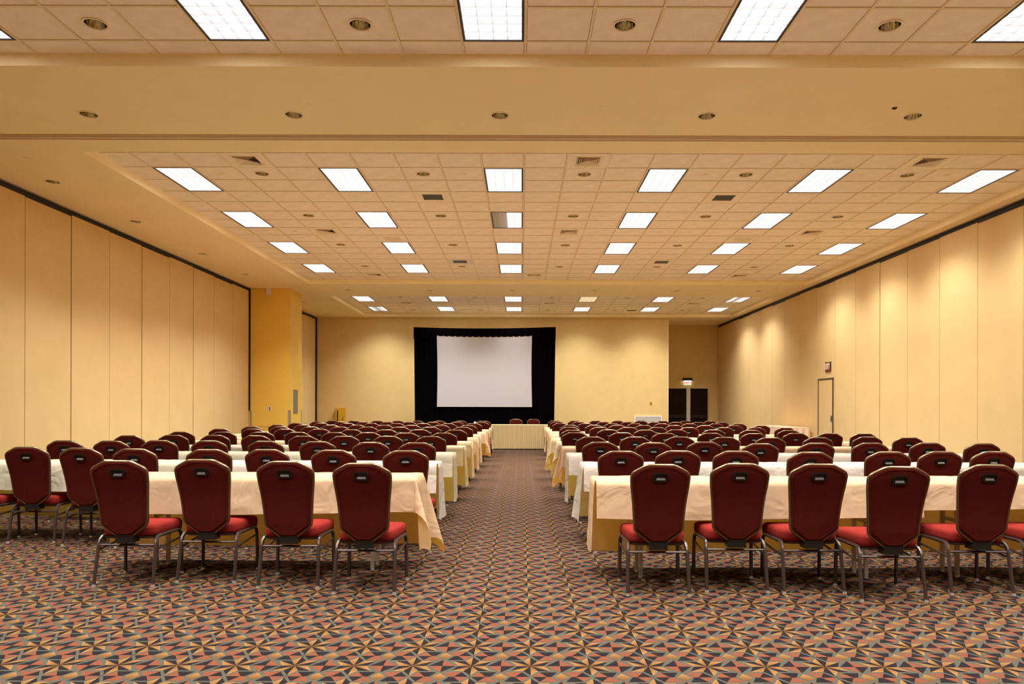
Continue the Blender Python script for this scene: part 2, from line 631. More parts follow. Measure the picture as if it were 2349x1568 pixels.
FR, LO, DF, ti, TW, TD = troffer_meshes()
lamp = bpy.data.lights.new('fluorescent_lamp', 'AREA')
lamp.shape = 'RECTANGLE'
lamp.size, lamp.size_y = 0.52, 1.12
lamp.energy = LAMP_W
lamp.color = LAMP_COLOR
lamp.spread = math.radians(LAMP_SPREAD)
lamp_wide = lamp.copy()
lamp_wide.energy = LAMP_WIDE
lamp_wide.spread = PI
lamp_half = lamp.copy()
lamp_half.energy = LAMP_W * 0.5
lamp_edge = lamp.copy()
lamp_edge.energy = LAMP_W * 0.56     # dimmed to keep the right wall from burning out
lamp_far = lamp.copy()
lamp_far.energy = LAMP_W * 0.72
COLN = ['leftmost', 'second from left', 'third from left', 'third from right', 'second from right', 'rightmost']
BAYN = ['overhead bay', 'middle bay', 'far bay']
ROWN = {0: {-2: 'rearmost row', -1: 'row behind', 0: 'last row'}, 1: {0: 'nearest row', 1: 'second row', 2: 'third row', 3: 'farthest row'}, 2: {0: 'nearer row', 1: 'farther row'}}
for bay, j, r, x, y in LIGHTS:
    t = empty('ceiling_light', (x, y, ZT))
    state = 'white square-louvred ceiling light'
    part = (bay, j, r)
    add('frame', FR, t)
    add('louver', LO, t)

    def half(x0, x1, m):
        MB().quad((x0, ti, .055), (x1, ti, .055), (x1, TD - ti, .055), (x0, TD - ti, .055)).build('diffuser', m, t, fix=False)
    ld = lamp_edge if j == 5 else (lamp_far if bay == 2 else lamp)
    if part == (1, 2, 1):
        half(ti, TW * .48, M_dim)
        half(TW * .48, TW - ti, M_diff)
        ld = lamp_half
        state = 'half-unlit louvred ceiling light'
    elif part == (2, 3, 0):
        half(ti, TW - ti, M_diffy)
        ld = lamp_half
        state = 'yellowish louvred ceiling light'
    elif part in ((2, 0, 1), (2, 5, 0)):
        half(ti, TW * .36, M_diff)
        half(TW * .36, TW * .56, M_dim)
        half(TW * .56, TW - ti, M_diff)
        state = 'louvred ceiling light with one dim strip'
    else:
        add('diffuser', DF, t)
    tag(t, f'{state}, {COLN[j]} in the {ROWN[bay][r]} of the {BAYN[bay]}', 'ceiling light', 'louvred fluorescent lights')
    lo = add('lamp', ld, t)
    lo.location = (TW / 2, TD / 2, -.01)
    lo = add('lamp', lamp_wide, t)
    lo.location = (TW / 2, TD / 2, -.012)

# ------------------------------------------------------------------ recessed downlights
prof_ring = [(.101, .004), (.112, .002), (.118, -.004), (.104, -.007), (.096, -.003), (.094, .006)]
ring_me = MB().lathe(prof_ring, 24).mesh('trim_ring', M_ring, smooth=True)
cone = MB().lathe([(.096, .0), (.092, .03), (.082, .07), (.066, .11), (.045, .145)], 24)
refl_me = cone.mesh('reflector', M_refl, smooth='all')
bm_ = MB().lathe([(.045, .145), (.044, .12), (.03, .105), (.001, .10)], 16)
bulb_me = bm_.mesh('bulb', M_bulb, smooth=True)


def downlight(x, y, z, label, group):
    t = empty('recessed_downlight', (x, y, z))
    add('trim_ring', ring_me, t)
    add('reflector', refl_me, t)
    add('bulb', bulb_me, t)
    tag(t, label, 'downlight', group)


FIVE = ['leftmost', 'second from left', 'central', 'second from right', 'rightmost']
SIXN = COLN
DROW = {0: ['front row'], 1: ['nearest row', 'second row', 'third row', 'farthest row'], 2: ['nearer row', 'farther row']}
for x, y, bay, r in DOWN_T:
    i = round((x - gx(-6.5)) / (4 * T))
    downlight(x, y, ZT + .005, f'tile-set downlight, {FIVE[i]} in the {DROW[bay][r]} of the {BAYN[bay]}', 'downlights set in ceiling tiles')
for x, y, where, i in DOWN_S:
    if where == 'front':
        l = f'recessed downlight in the broad front soffit, {FIVE[i]} of five'
    elif where == 'middle':
        l = f'recessed downlight in the soffit between the middle and far bays, {SIXN[i]}'
    elif where == 'left':
        l = f'recessed downlight in the soffit along the left partition, {NTH[i]} from the camera'
    else:
        l = 'recessed downlight above the dark double doors'
    downlight(x, y, ZS, l, 'downlights set in the soffit')


# ------------------------------------------------------------------ air vents and grilles
def ring_box(mb, cx, cy, r0, r1, z0, z1):
    for x0, x1, y0, y1 in ((-r1, -r0, -r1, r1), (r0, r1, -r1, r1), (-r0, r0, -r1, -r0), (-r0, r0, r0, r1)):
        mb.box(cx + x0, cx + x1, cy + y0, cy + y1, z0, z1)


vp = MB()
ring_box(vp, 0, 0, .165, .295, .0, .014)
ring_box(vp, 0, 0, .19, .205, -.006, .0)
vent_panel = vp.mesh('panel', M_ventp)


def blade_ring(r_out, drop, z):
    m = MB()
    b = len(m.v)
    r_in = r_out - drop * 1.1
    for rr, zz in ((r_out, z), (r_in, z + drop), (r_in - .004, z + drop), (r_out - .006, z - .002)):
        m.v += [(-rr, -rr, zz), (rr, -rr, zz), (rr, rr, zz), (-rr, rr, zz)]
    for k in range(3):
        for q in range(4):
            m.f.append((b + 4 * k + q, b + 4 * k + (q + 1) % 4, b + 4 * k + 4 + (q + 1) % 4, b + 4 * k + 4 + q))
            m.mi.append(0)
    return m


blades = [blade_ring(r, .017, -.005).mesh('blade', M_vent) for r in (.163, .132, .101, .070, .040)]
vback = MB().box(-.165, .165, -.165, .165, .05, .06).mesh('duct', M_dark)
VROW = {10.22: 'nearest row of vents', 14.488: 'second row of vents', 19.365: 'third row of vents', 24.632: 'far bay'}
VCOL = {-7: 'left', 0: 'central', 1: 'central', 9: 'right'}
for bay, k, y in VENTS:
    t = empty('air_vent', (gx(k + .5), y + T / 2, ZT + .002))
    add('panel', vent_panel, t)
    for me in blades:
        add('blade', me, t)
    add('duct', vback, t)
    tag(t, f'square four-way ceiling air vent, {VCOL[k]} one in the {VROW[y]}', 'air vent', 'square ceiling vents')

for bay, k, y, st in GRILLES:
    t = empty('return_vent', (gx(k + .5), y + T / 2, ZT + .002))
    m = MB()
    hx, hy = .165, .165
    for x0, x1, y0, y1 in ((-.295, -hx, -.295, .295), (hx, .295, -.295, .295), (-hx, hx, -.295, -hx), (-hx, hx, hx, .295)):
        m.box(x0, x1, y0, y1, 0, .014)
    m.build('panel', {'d': M_ventp, 'p': M_tile, 'w': M_white}[st], t)
    gm = MB()
    for q in range(11):
        yy = -hx + .03 * q + .012
        gm.box(-hx, hx, yy, yy + (.009 if st != 'p' else .02), .003, .012)
    tag(gm.build('louver', M_vent if st == 'p' else M_grey, t), kind='stuff')
    MB().box(-hx, hx, -hx, hx, .03, .035).build('duct', M_dark if st != 'p' else M_vent, t)
    tone = {'d': 'dark', 'p': 'pale tan', 'w': 'white-bordered'}[st]
    nm = {(1, -3, 12.05): 'left of the nearest grille pair', (1, 5, 12.05): 'right of the nearest grille pair', (1, -5, 15.098): 'left in the middle bay', (1, 7, 15.098): 'right in the middle bay',
          (1, -3, 17.536): 'left near the far end of the middle bay', (1, 5, 17.536): 'right near the far end of the middle bay', (2, -5, 24.632): 'far bay, behind the second light from left',
          (2, -4, 26.46): 'far bay, beside the second light from left', (2, 6, 26.46): 'far bay, beside the second light from right', (2, 7, 24.632): 'far bay, behind the second light from right'}[(bay, k, y)]
    tag(t, f'{tone} return air grille, {nm}', 'air grille', 'return air grilles')

# sprinkler cover plates
cov = MB().lathe([(.001, -.010), (.03, -.009), (.042, -.004), (.043, 0)], 16).mesh('sprinkler_cover', M_soffit, smooth=True)
SPR = [(-2.40, 8.29, 0, 'in the broad front soffit, left of centre'), (.906, 8.32, 0, 'in the broad front soffit, right of centre'),
       (-6.8, 10.1, 0, 'in the left soffit, nearest the camera'), (-6.8, 13.4, 0, 'in the left soffit, second from the camera'), (-6.8, 16.8, 0, 'in the left soffit, farthest from the camera')]
for n, y, rn in ((0, 11.135, 'nearest'), (1, 14.793, 'second'), (2, 18.45, 'farthest')):
    for k, cn in ((-8, 'leftmost'), (-2, 'second from left'), (4, 'second from right'), (10, 'rightmost')):
        SPR.append((gx(k + .5), y, 1, f'in the middle bay, {cn} of the {rn} four'))
for x, y, tl, wh in SPR:
    o = add('sprinkler_cover', cov)
    o.location = (x, y, ZT + .005 if tl else ZS)
    tag(o, f'small round sprinkler cover plate {wh}', 'sprinkler', 'ceiling sprinkler covers')
o = MB().lathe([(.001, -.012), (.022, -.012), (.03, -.002), (.03, 0)], 12).build('ceiling_stub', M_black, smooth=True)
o.location = (4.21, 8.33, ZS)  # small dark stub, its use unknown
tag(o, 'small black stub in the broad front soffit, far right', 'fitting')


# ------------------------------------------------------------------ walls
def partition(name, xface, sign, seams, dark, y_end_dark, z_top):
    """operable partition: dark backing, panels, top seal; sign = +1 when the room lies to +X"""
    y0, y1 = seams[0], seams[-1]
    xb = xface - sign * .06
    bm_ = MB().box(min(xb, xb - sign * .05), max(xb, xb - sign * .05), y0, y1, 0, ZS + .02)
    wl = struct(name, bm_.mesh(name, M_dark))
    for i in range(len(seams) - 1):
        a = seams[i] + (.016 if i in dark else .006)
        b = seams[i + 1] - (.016 if i + 1 in dark else .006)
        dz = .012 * ((i * 7) % 3)
        p = MB().box(min(xb, xface), max(xb, xface), a, b, .015, z_top - dz)
        p.build('panel', M_panel, wl)
    MB().box(min(xb, xface - sign * .008), max(xb, xface - sign * .008), y0, y1, z_top - .03, ZS - .008).build('top_seal', M_black, wl)
    MB().box(min(xface + sign * .01, xface + sign * .045), max(xface + sign * .01, xface + sign * .045), y0, y1, ZS - .010, ZS + .01).build('track', M_guard, wl)
    return wl


ls = [21.12 - 1.19 * k for k in range(10, -1, -1)]
partition('wall_left', XL, 1, ls, {3, 5, 7, 10}, True, 4.61)
partition('wall_left', XL, 1, [22.28, 23.7, 25.1, 26.5, 27.95], {0, 4}, True, 4.61)
rs = [11.94 + 1.195 * k for k in range(-2, 16)] + [30.45]
DI = 8    # the panel with the door: rs[8]..rs[9]
rw = partition('wall_right', XR, -1, rs, {6, 17}, True, 4.61)
# plain walls beside and behind the camera
struct('wall_left', MB().box(XL - .12, XL, YF, 9.20, 0, ZS + .02).mesh('wall_left', M_wall))
struct('wall_right', MB().box(XR, XR + .12, YF, rs[0], 0, ZS + .02).mesh('wall_right', M_wall))
struct('wall_front', MB().box(XL - .1, XR + .1, YF - .12, YF, 0, ZS + .02).mesh('wall_front', M_wall))
struct('wall_back', MB().box(XL - .12, XREC, YB, YB + .14, 0, ZS + .02).mesh('wall_back', M_wall))
struct('wall_recess', MB().box(XREC - .3, XR + .1, YREC, YREC + .12, 0, ZS + .02).mesh('wall_recess', M_wall))
struct('wall_return', MB().box(XREC - .14, XREC, YB + .14, YREC, 0, ZS + .02).mesh('wall_return', M_wall))
struct('trim_2', MB().box(XREC - .012, XREC + .006, YB - .006, YB + .03, 0, ZS).mesh('corner_bead', M_white))
# dark end post at the far left corner
struct('trim_3', MB().box(XL + .0, XL + .045, YB - .05, YB - .002, 0, ZS - .03).mesh('end_post', M_black))

# golden column between the two left partitions
colm = MB()
colm.box(XL - .1, -6.645, 21.15, 22.28, 0, ZS + .01)
cw = struct('wall_column', colm.mesh('wall_column', M_gold))
MB().box(XL + .0, XL + .04, 21.118, 21.15, 1.18, ZS - .02).build('end_gap_strip', M_black, cw)  # black strip stands in for the dark gap at the partition's end
for (x0, x1, y0, y1) in ((XL + .03, XL + .085, 21.142, 21.15), (-6.70, -6.637, 21.142, 21.15), (-6.645, -6.637, 21.142, 21.20), (-6.645, -6.637, 22.22, 22.285)):
    MB().box(x0, x1, y0, y1, 0, 1.19).build('corner_guard', M_guard, cw)
MB().box(XL + .085, -6.70, 21.145, 21.15, .715, .728).build('rail_line', M_guard, cw)
MB().box(-6.645, -6.63, 21.47, 21.85, 1.10, 1.79).build('wall_plate', M_grey, cw)
sb = MB().box(-7.30, -7.19, 21.05, 21.15, 4.48, 4.68).build('motion_sensor', M_white)
tag(sb, 'small pale sensor box high on the golden column', 'sensor')


def switch(name, x, y, z, label, m):
    t = empty(name, (x, y, z))
    MB().box(-.04, .04, -.008, 0, -.06, .06).build('cover_plate', m, t)
    MB().box(-.015, .015, -.016, -.008, .005, .04).build('toggle', M_dark, t)
    MB().box(-.015, .015, -.016, -.008, -.04, -.005).build('toggle', M_dark, t)
    tag(t, label, 'switch')


switch('wall_switch', -7.22, 21.15, 1.235, 'pale two-gang wall switch on the front of the golden column', M_white)
switch('wall_switch', 4.93, YB, 1.45, 'small brass-toned wall switch right of the screen', M_yellow)

# louvred grille low on the back wall
t = empty('wall_grille', (4.82, YB, .64))
m = MB()
for x0, x1, z0, z1 in ((-.53, -.485, -.34, .34), (.485, .53, -.34, .34), (-.485, .485, .295, .34), (-.485, .485, -.34, -.295)):
    m.box(x0, x1, -.03, 0, z0, z1)
m.build('frame', M_white, t)
for q in range(13):
    z = -.285 + .0455 * q
    b = MB()
    b.v = [(-.485, -.026, z), (.485, -.026, z), (.485, -.026, z + .02), (-.485, -.026, z + .02), (-.485, -.004, z + .026), (.485, -.004, z + .026), (.485, -.004, z + .03), (-.485, -.004, z + .03)]
    b.f = [(0, 1, 2, 3), (0, 4, 5, 1), (3, 2, 6, 7), (4, 7, 6, 5)]
    b.mi = [0] * 4
    b.build('slat', M_white, t)
MB().box(-.485, .485, -.003, 0, -.295, .295).build('duct', M_dark, t)
tag(t, 'white louvred air grille low on the back wall right of the screen', 'air grille')

# yellow extinguisher cabinet
t = empty('extinguisher_cabinet', (-6.86, YB, .3))
MB().box(-.19, .19, -.16, 0, 0, .95).build('body', M_yellow, t)
MB().box(-.17, .135, -.178, -.16, .02, .93).build('door', M_yellow, t)
MB().box(-.115, -.07, -.181, -.178, .08, .86).build('window', M_black, t)
MB().box(.10, .125, -.20, -.178, .50, .62).build('handle', mat('brass', (0.6, 0.38, 0.10, 1), 0.3, metal=0.8), t)
tag(t, 'mustard yellow wall cabinet with a dark slot window on the back wall', 'cabinet')

# ------------------------------------------------------------------ doors and exit signs
def dark_door(name, x0, x1, swing):
    d = struct(name, MB().box(x0, x1, YREC - .05, YREC - .005, .01, 2.085).mesh(name, M_door))
    MB().box(x0 + .05, x1 - .05, YREC - .11, YREC - .05, .86, 1.0).build('push_bar', M_plastic, d)
    MB().box(x0 + .03, x0 + .07, YREC - .07, YREC - .05, 2.06, 2.10).build('hinge', M_black, d)


dark_door('door_1', 5.95, 6.82, 0)
dark_door('door_2', 6.98, 7.70, 0)
tm = MB().box(6.82, 6.98, YREC - .07, YREC, 0, 2.10)
struct('trim_4', tm.mesh('mullion', M_white))
struct('trim_5', MB().box(5.9, 7.74, YREC - .03, YREC, 2.085, 2.105).mesh('door_head', M_white))

# pass door in the right partition
dy0, dy1 = 19.22, 20.12
d3 = struct('door_3', MB().box(XR - .012, XR + .0, dy0, dy1, .02, 2.05).mesh('door_3', M_panel))
for a, b, z0, z1 in ((dy0 - .035, dy0, 0, 2.085), (dy1, dy1 + .035, 0, 2.085), (dy0 - .035, dy1 + .035, 2.05, 2.085)):
    MB().box(XR - .022, XR + .0, a, b, z0, z1).build('door_frame', mat('frame_bronze', (0.05, 0.038, 0.022, 1), 0.5), d3)
MB().box(XR - .02, XR - .012, dy0 + .02, dy0 + .11, .93, 1.10).build('latch_plate', M_grey, d3)
MB().box(XR - .024, XR - .020, dy0 + .045, dy0 + .085, .96, 1.07).build('latch_pocket', M_black, d3)


def text_mesh(s, size, extrude, m):
    c = bpy.data.curves.new('text', 'FONT')
    c.body = s
    c.size = size
    c.extrude = extrude
    c.offset = size * 0.018
    c.align_x = 'CENTER'
    c.align_y = 'CENTER'
    o = bpy.data.objects.new('text', c)
    COL.objects.link(o)
    dg = bpy.context.evaluated_depsgraph_get()
    me = bpy.data.meshes.new_from_object(o.evaluated_get(dg))
    bpy.data.objects.remove(o)
    me.materials.clear()
    me.materials.append(m)
    return me


# red exit sign on the right partition
t = empty('exit_sign', (XR - .0, 19.50, 2.385))
MB().box(-.028, 0, -.17, .17, -.125, .125).build('housing', mat('sign_bronze', (0.06, 0.045, 0.03, 1), 0.5), t)
MB().box(-.032, -.028, -.145, .145, -.10, .10).build('face', M_red, t)
o = add('letters', text_mesh('EXIT', .20, .002, M_letter), t)
o.matrix_local = Matrix.Translation((-.035, 0, 0)) @ Matrix.Rotation(-PI / 2, 4, 'Z') @ Matrix.Rotation(PI / 2, 4, 'X') @ Matrix.Diagonal((.72, 1.08, 1, 1))
tag(t, 'red exit sign with white letters above the pass door', 'exit sign')

# edge lit exit sign over the double doors
t = empty('exit_sign', (6.86, YREC, 2.33))
MB().box(-.195, .195, -.12, 0, .07, .19).build('housing', M_black, t)
MB().box(-.155, .155, -.07, -.05, .055, .07).build('lamp_strip', mat('sign_lamp', (0.80, 0.95, 1.0, 1), 0.4, emit=9.0), t)
MB().box(-.16, .16, -.064, -.056, -.10, .06).build('acrylic_panel', mat('sign_acrylic', (0.78, 0.95, 0.80, 1), 0.3, emit=0.55), t)
o = add('letters', text_mesh('EXIT', .15, .002, mat('sign_letter_red', (0.9, 0.05, 0.05, 1), 0.4, emit=0.6)), t)
o.matrix_local = Matrix.Translation((0, -.067, -.015)) @ Matrix.Rotation(PI / 2, 4, 'X')
tag(t, 'edge-lit clear exit sign with red letters over the dark double doors', 'exit sign')


# ------------------------------------------------------------------ projection screen with black drapes
def drape(mb, x0, x1, z0, z1, y, amp, pitch, nz=2, zf=None, tilt=0.0, phase=0.0):
    n = max(6, int((x1 - x0) / pitch * 6))
    b = len(mb.v)
    for j in range(nz + 1):
        for i in range(n + 1):
            u = i / n
            x = x0 + (x1 - x0) * u
            zt = z1 + (zf(u) if zf else 0)
            z = z0 + (zt - z0) * j / nz
            mb.v.append((x + tilt * (z - z0), y + amp * math.sin(2 * PI * x / pitch + phase + 1.3 * math.sin(x * 3.1)), z))
    for j in range(nz):
        for i in range(n):
            mb.f.append((b + j * (n + 1) + i, b + j * (n + 1) + i + 1, b + (j + 1) * (n + 1) + i + 1, b + (j + 1) * (n + 1) + i))
            mb.mi.append(0)


YS = 26.2
t = empty('projection_screen', (-1.32, YS, 0))
sc = MB()
nx, nz = 24, 12
hw, z0, z1 = 1.69, 1.30, 3.81
b = 0
for j in range(nz + 1):
    for i in range(nx + 1):
        u, v_ = i / nx * 2 - 1, j / nz
        zz = z0 + (z1 - z0 - .035 * (1 - u * u)) * v_
        xx = hw * u * (1 - .012 * math.sin(PI * v_) * abs(u)) + .01 * (1 - v_)
        sc.v.append((xx, -.03, zz))
for j in range(nz):
    for i in range(nx):
        sc.f.append((j * (nx + 1) + i, j * (nx + 1) + i + 1, (j + 1) * (nx + 1) + i + 1, (j + 1) * (nx + 1) + i))
        sc.mi.append(0)
ss = sc.build('screen_surface', M_screen, t, smooth='all')
for i in range(17):
    u = i / 16 * 2 - 1
    zz = z1 - .035 * (1 - u * u)
    MB().lathe([(.001, -.02), (.024, -.014), (.028, 0)], 8).build('snap', M_skirtp, ss).matrix_local = Matrix.Translation((hw * u * .98, -.035, zz)) @ Matrix.Rotation(PI / 2, 4, 'X')
m = MB()
drape(m, -2.52, 2.535, 3.72, 4.13, .0, .012, .22, 2, zf=lambda u: -.05 * (1 - (2 * u - 1) ** 2) + .02 * u)
m.build('valance', M_velvet, t, smooth='all')
for x0, x1, tl in ((-2.46, -1.62, -.012), (1.62, 2.48, .012)):
    m = MB()
    drape(m, x0, x1, .02, 4.08, .02, .03, .20, 6, tilt=tl)
    m.build('side_drape', M_velvet, t, smooth='all')
m = MB()
drape(m, -1.75, 1.75, .02, 1.36, .01, .025, .20, 3)
m.build('lower_skirt', M_velvet, t, smooth='all')
for x in (-1.8, 1.8):
    MB().box(x - .04, x + .04, .06, .14, 0, 4.0).build('frame_post', M_grey, t)
MB().box(-1.8, 1.8, .06, .14, 3.9, 4.0).build('frame_bar', M_grey, t)
tag(t, 'white projection screen framed by black drapes on the back wall', 'screen')

# small device on a black stand in front of the drapes
t = empty('equipment_stand', (-1.52, 24.6, 0))
MB().box(-.22, .22, -.2, .2, .0, .03).build('base', M_black, t)
MB().tube([(0, 0, .03), (0, 0, .72)], .025, 8).build('pole', M_black, t)
MB().box(-.25, .25, -.2, .2, .72, .75).build('shelf', M_black, t)
tag(t, 'black equipment stand in front of the left end of the drapes', 'stand')
t2 = empty('domed_device', (-1.54, 24.5, .75))  # small white dome, its use unknown
MB().lathe([(.045, 0), (.045, .02), (.04, .045), (.022, .06), (.001, .066)], 14).build('body', M_white, t2, smooth=True)
MB().tube([(.05, 0, .03), (.09, 0, .10), (.15, 0, .12), (.22, 0, .05), (.235, 0, .0)], .006, 6).build('cord', M_black, t2)
tag(t2, 'small white domed device on the black stand', 'device')


# ------------------------------------------------------------------ banquet chair
def build_chair():
    root = empty('banquet_chair', (0, 0, 0))
    z_top, z_bot = .905, .362

    def yb(z):
        u = (z - z_bot) / (z_top - z_bot)
        return .022 - .105 * u + .022 * math.sin(PI * u)
    prof = [(.058, 0.0), (.080, .001), (.100, .006), (.135, .024), (.165, .040), (.182, .052), (.190, .064), (.1935, .080), (.193, .105), (.189, .15), (.181, .21),
            (.174, .27), (.169, .33), (.165, .385), (.163, .43), (.160, .448), (.148, .466), (.118, .490), (.092, .510), (.072, .526), (.060, .534), (.050, .537)]
    n = len(prof)
    cz = z_top - .27

    def outline(ins, yo):
        L, R = [], []
        for hw, d in prof:
            z = z_top - d
            s = max(0, (hw - ins)) if ins else hw
            zz = z - ins * .9 * (z - cz) / .27
            L.append((-s, yb(zz) + yo, zz))
            R.append((s, yb(zz) + yo, zz))
        return L, R
    m = MB()
    rings = []
    for ins, yo in ((.016, -.020), (.006, -.017), (0, -.008), (0, .010), (.008, .020), (.03, .028)):
        L, R = outline(ins, yo)
        loop = L + R[::-1]
        rings.append(len(m.v))
        m.v += loop
    k = 2 * n
    for a, b in zip(rings, rings[1:]):
        for i in range(k):
            m.f.append((a + i, a + (i + 1) % k, b + (i + 1) % k, b + i))
            m.mi.append(0)
    for st in (rings[0], rings[-1]):
        for i in range(n - 1):
            m.f.append((st + i, st + i + 1, st + k - 2 - i, st + k - 1 - i))
            m.mi.append(0)
    back = m.build('backrest', M_fab, root, smooth=True)
    # bronze rim round the back
    L, R = outline(-.002, .001)
    m = MB()
    m.tube(L + R[::-1], .0105, 8, closed=True, sx=1.3)
    rim = m.build('back_rim', M_rim, root, smooth='all')
    # piping seam just inside the rim
    L, R = outline(.016, -.021)
    m = MB()
    m.tube(L + R[::-1], .0020, 4, closed=True)
    m.build('piping', M_fab, back, smooth='all')
    # hand hold
    hz = z_top - .082
    tilt = math.atan2(yb(hz - .02) - yb(hz + .02), .04)

    def H(x, z, y):      # local frame of the handle plate
        zz = hz + z
        return (x, yb(zz) - .020 + y, zz)

    def stad(w, h, r, c=6):
        pts = []
        for cx, cz_, a0 in ((w - r, h - r, 0), (-w + r, h - r, 90), (-w + r, -h + r, 180), (w - r, -h + r, 270)):
            for q in range(c + 1):
                a = math.radians(a0 + 90 * q / c)
                pts.append((cx + r * math.cos(a), cz_ + r * math.sin(a)))
        return pts
    o1, o2, o3, o4 = stad(.055, .033, .025), stad(.052, .030, .023), stad(.042, .021, .015), stad(.039, .018, .013)
    m = MB()
    kk = len(o1)
    for pts, y in ((o1, .002), (o2, -.011), (o3, -.011), (o4, -.001)):
        m.v += [H(x, z, y) for x, z in pts]
    for a in range(3):
        for i in range(kk):
            m.f.append((a * kk + i, a * kk + (i + 1) % kk, (a + 1) * kk + (i + 1) % kk, (a + 1) * kk + i))
            m.mi.append(0)
    m.f.append(tuple(range(3 * kk, 4 * kk)))
    m.mi.append(0)
    hd = m.build('hand_hold', M_plastic, root, smooth=True)
    m = MB()
    m.v = [H(-.028, -.003, -.0015), (H(.028, -.003, -.0015)), H(.031, -.018, -.0095), H(-.031, -.018, -.0095)]
    m.f = [(0, 1, 2, 3)]
    m.mi = [0]
    m.build('lip', M_ledge, hd, fix=False)
    # seat cushion
    out = []
    wr, wf, y0, y1, r = .195, .216, .062, .505, .06
    for cx, cyy, a0 in ((wf - r, y1 - r, 0), (-wf + r, y1 - r, 90), (-wr + r, y0 + r, 180), (wr - r, y0 + r, 270)):
        for q in range(7):
            a = math.radians(a0 + 90 * q / 6)
            out.append((cx + r * math.cos(a), cyy + r * math.sin(a)))
    cxy = (0, .29)
    m = MB()
    k = len(out)
    st = []
    for s, z in ((.94, .352), (.99, .358), (1.0, .380), (1.0, .408), (.975, .426), (.90, .438), (.6, .446), (.2, .449)):
        st.append(len(m.v))
        for x, y in out:
            f = (y - y0) / (y1 - y0)
            m.v.append((cxy[0] + (x - cxy[0]) * s, cxy[1] + (y - cxy[1]) * s, z - .012 * f ** 3 * (1 if z > .4 else 0)))
    for a, b in zip(st, st[1:]):
        for i in range(k):
            m.f.append((a + i, a + (i + 1) % k, b + (i + 1) % k, b + i))
            m.mi.append(0)
    m.cap(st[0], k, True)
    m.cap(st[-1], k)
    m.build('seat', M_seat, root, smooth='all')
    # steel pan under the seat
    m = MB()
    st = []
    for s, z in ((.97, .336), (.99, .352)):
        st.append(len(m.v))
        m.v += [(cxy[0] + (x - cxy[0]) * s, cxy[1] + (y - cxy[1]) * s, z) for x, y in out]
    for i in range(k):
        m.f.append((i, (i + 1) % k, k + (i + 1) % k, k + i))
        m.mi.append(0)
    m.cap(0, k, True)
    m.cap(k, k)
    m.build('seat_pan', M_leg, root, smooth=True)
    # black bracket joining back and seat
    m = MB()
    m.box(-.064, .064, .008, .105, .314, .374)
    m.build('bracket', M_plastic, root)
    for sx in (-1, 1):
        rl = MB().tube([(sx * .212, 0, .012), (sx * .209, .030, .17), (sx * .206, .052, .285), (sx * .204, .066, .325), (sx * .2, .092, .346), (sx * .199, .13, .350)], .0138, 6)
        a = rl.build('leg', M_leg, root, smooth=True)
        fl = MB().tube([(sx * .218, .448, .012), (sx * .217, .444, .17), (sx * .215, .440, .29), (sx * .213, .432, .325), (sx * .211, .408, .346), (sx * .209, .37, .350)], .0138, 6)
        b = fl.build('leg', M_leg, root, smooth=True)
        MB().tube([(sx * .199, .128, .350), (sx * .209, .372, .350)], .0138, 6).build('side_rail', M_leg, root, smooth=True)
        MB().tube([(sx * .207, .045, .255), (sx * .215, .441, .285)], .008, 6).build('stretcher', M_leg, root, smooth=True)
        for prt, x, y in ((a, sx * .212, -.001), (b, sx * .218, .448)):
            MB().lathe([(.013, .020), (.013, .010), (.016, .006), (.016, 0), (.001, 0)], 10, (x, y, 0)).build('glide', M_chrome, prt, smooth=True)
    MB().tube([(-.206, .054, .292), (.206, .054, .292)], .009, 6).build('stretcher', M_leg, root, smooth=True)
    return root


chair0 = build_chair()


def full_kids(o):
    KIDS[o.name] = [c for c in COL.objects if c.parent == o]
    for c in KIDS[o.name]:
        full_kids(c)


full_kids(chair0)


def copy_chair(rich):
    c = chair0.copy()
    COL.objects.link(c)
    for p in KIDS[chair0.name]:
        d = p.copy()
        COL.objects.link(d)
        d.parent = c
        for q in KIDS[p.name]:
            if not rich and q.name.split('.')[0] in ('glide', 'piping'):
                continue
            e = q.copy()
            COL.objects.link(e)
            e.parent = d
    return c


CHAIR_Z = {
    'left': [5.15, 6.6, 8.1, 9.62, 10.98, 12.44, 14.0, 15.4, 17.1, 18.6, 20.15],
    'right': [5.10, 6.56, 8.08, 9.62, 11.1, 12.6, 14.2, 15.9, 17.55, 19.35, 20.95]}
# along-the-row places (as bearings of each chair back from the camera axis, in thousandths) and small fore-and-aft shifts
ROWS_L = [
    [(270, .07), (462, .20), (653, .04), (830, -.12)],
    [(-100, .15), (59, .30), (184, .16), (308, .06), (477, .0), (612, .02), (765, -.05), (930, -.1)],
    [(147, .08), (254, .06), (364, .2), (479, .16), (609, .1), (728, .04), (850, -.1), (956, -.16)],
    [(295, 0), (396, .2), (493, .2), (587, .1), (696, .0), (789, 0), (890, .05), (988, 0)],
    [(414, .1), (511, .1), (598, .1), (682, .1), (767, 0), (844, 0), (931, -.15), (1017, -.1)],
    [(505, .1), (580, .1), (654, .1), (732, .15), (806, -.1), (886, -.1), (962, 0), (1044, -.1)],
    [577, 643, 713, 779, 843, 917, 987, 1061],
    [637, 695, 759, 819, 882, 944, 1011, 1073],
    [680, 737, 797, 852, 909, 970, 1028, 1086],
    [728, 784, 835, 890, 939, 993, 1047, 1104],
    [763, 812, 866, 912, 957, 1007, 1056, 1109]]
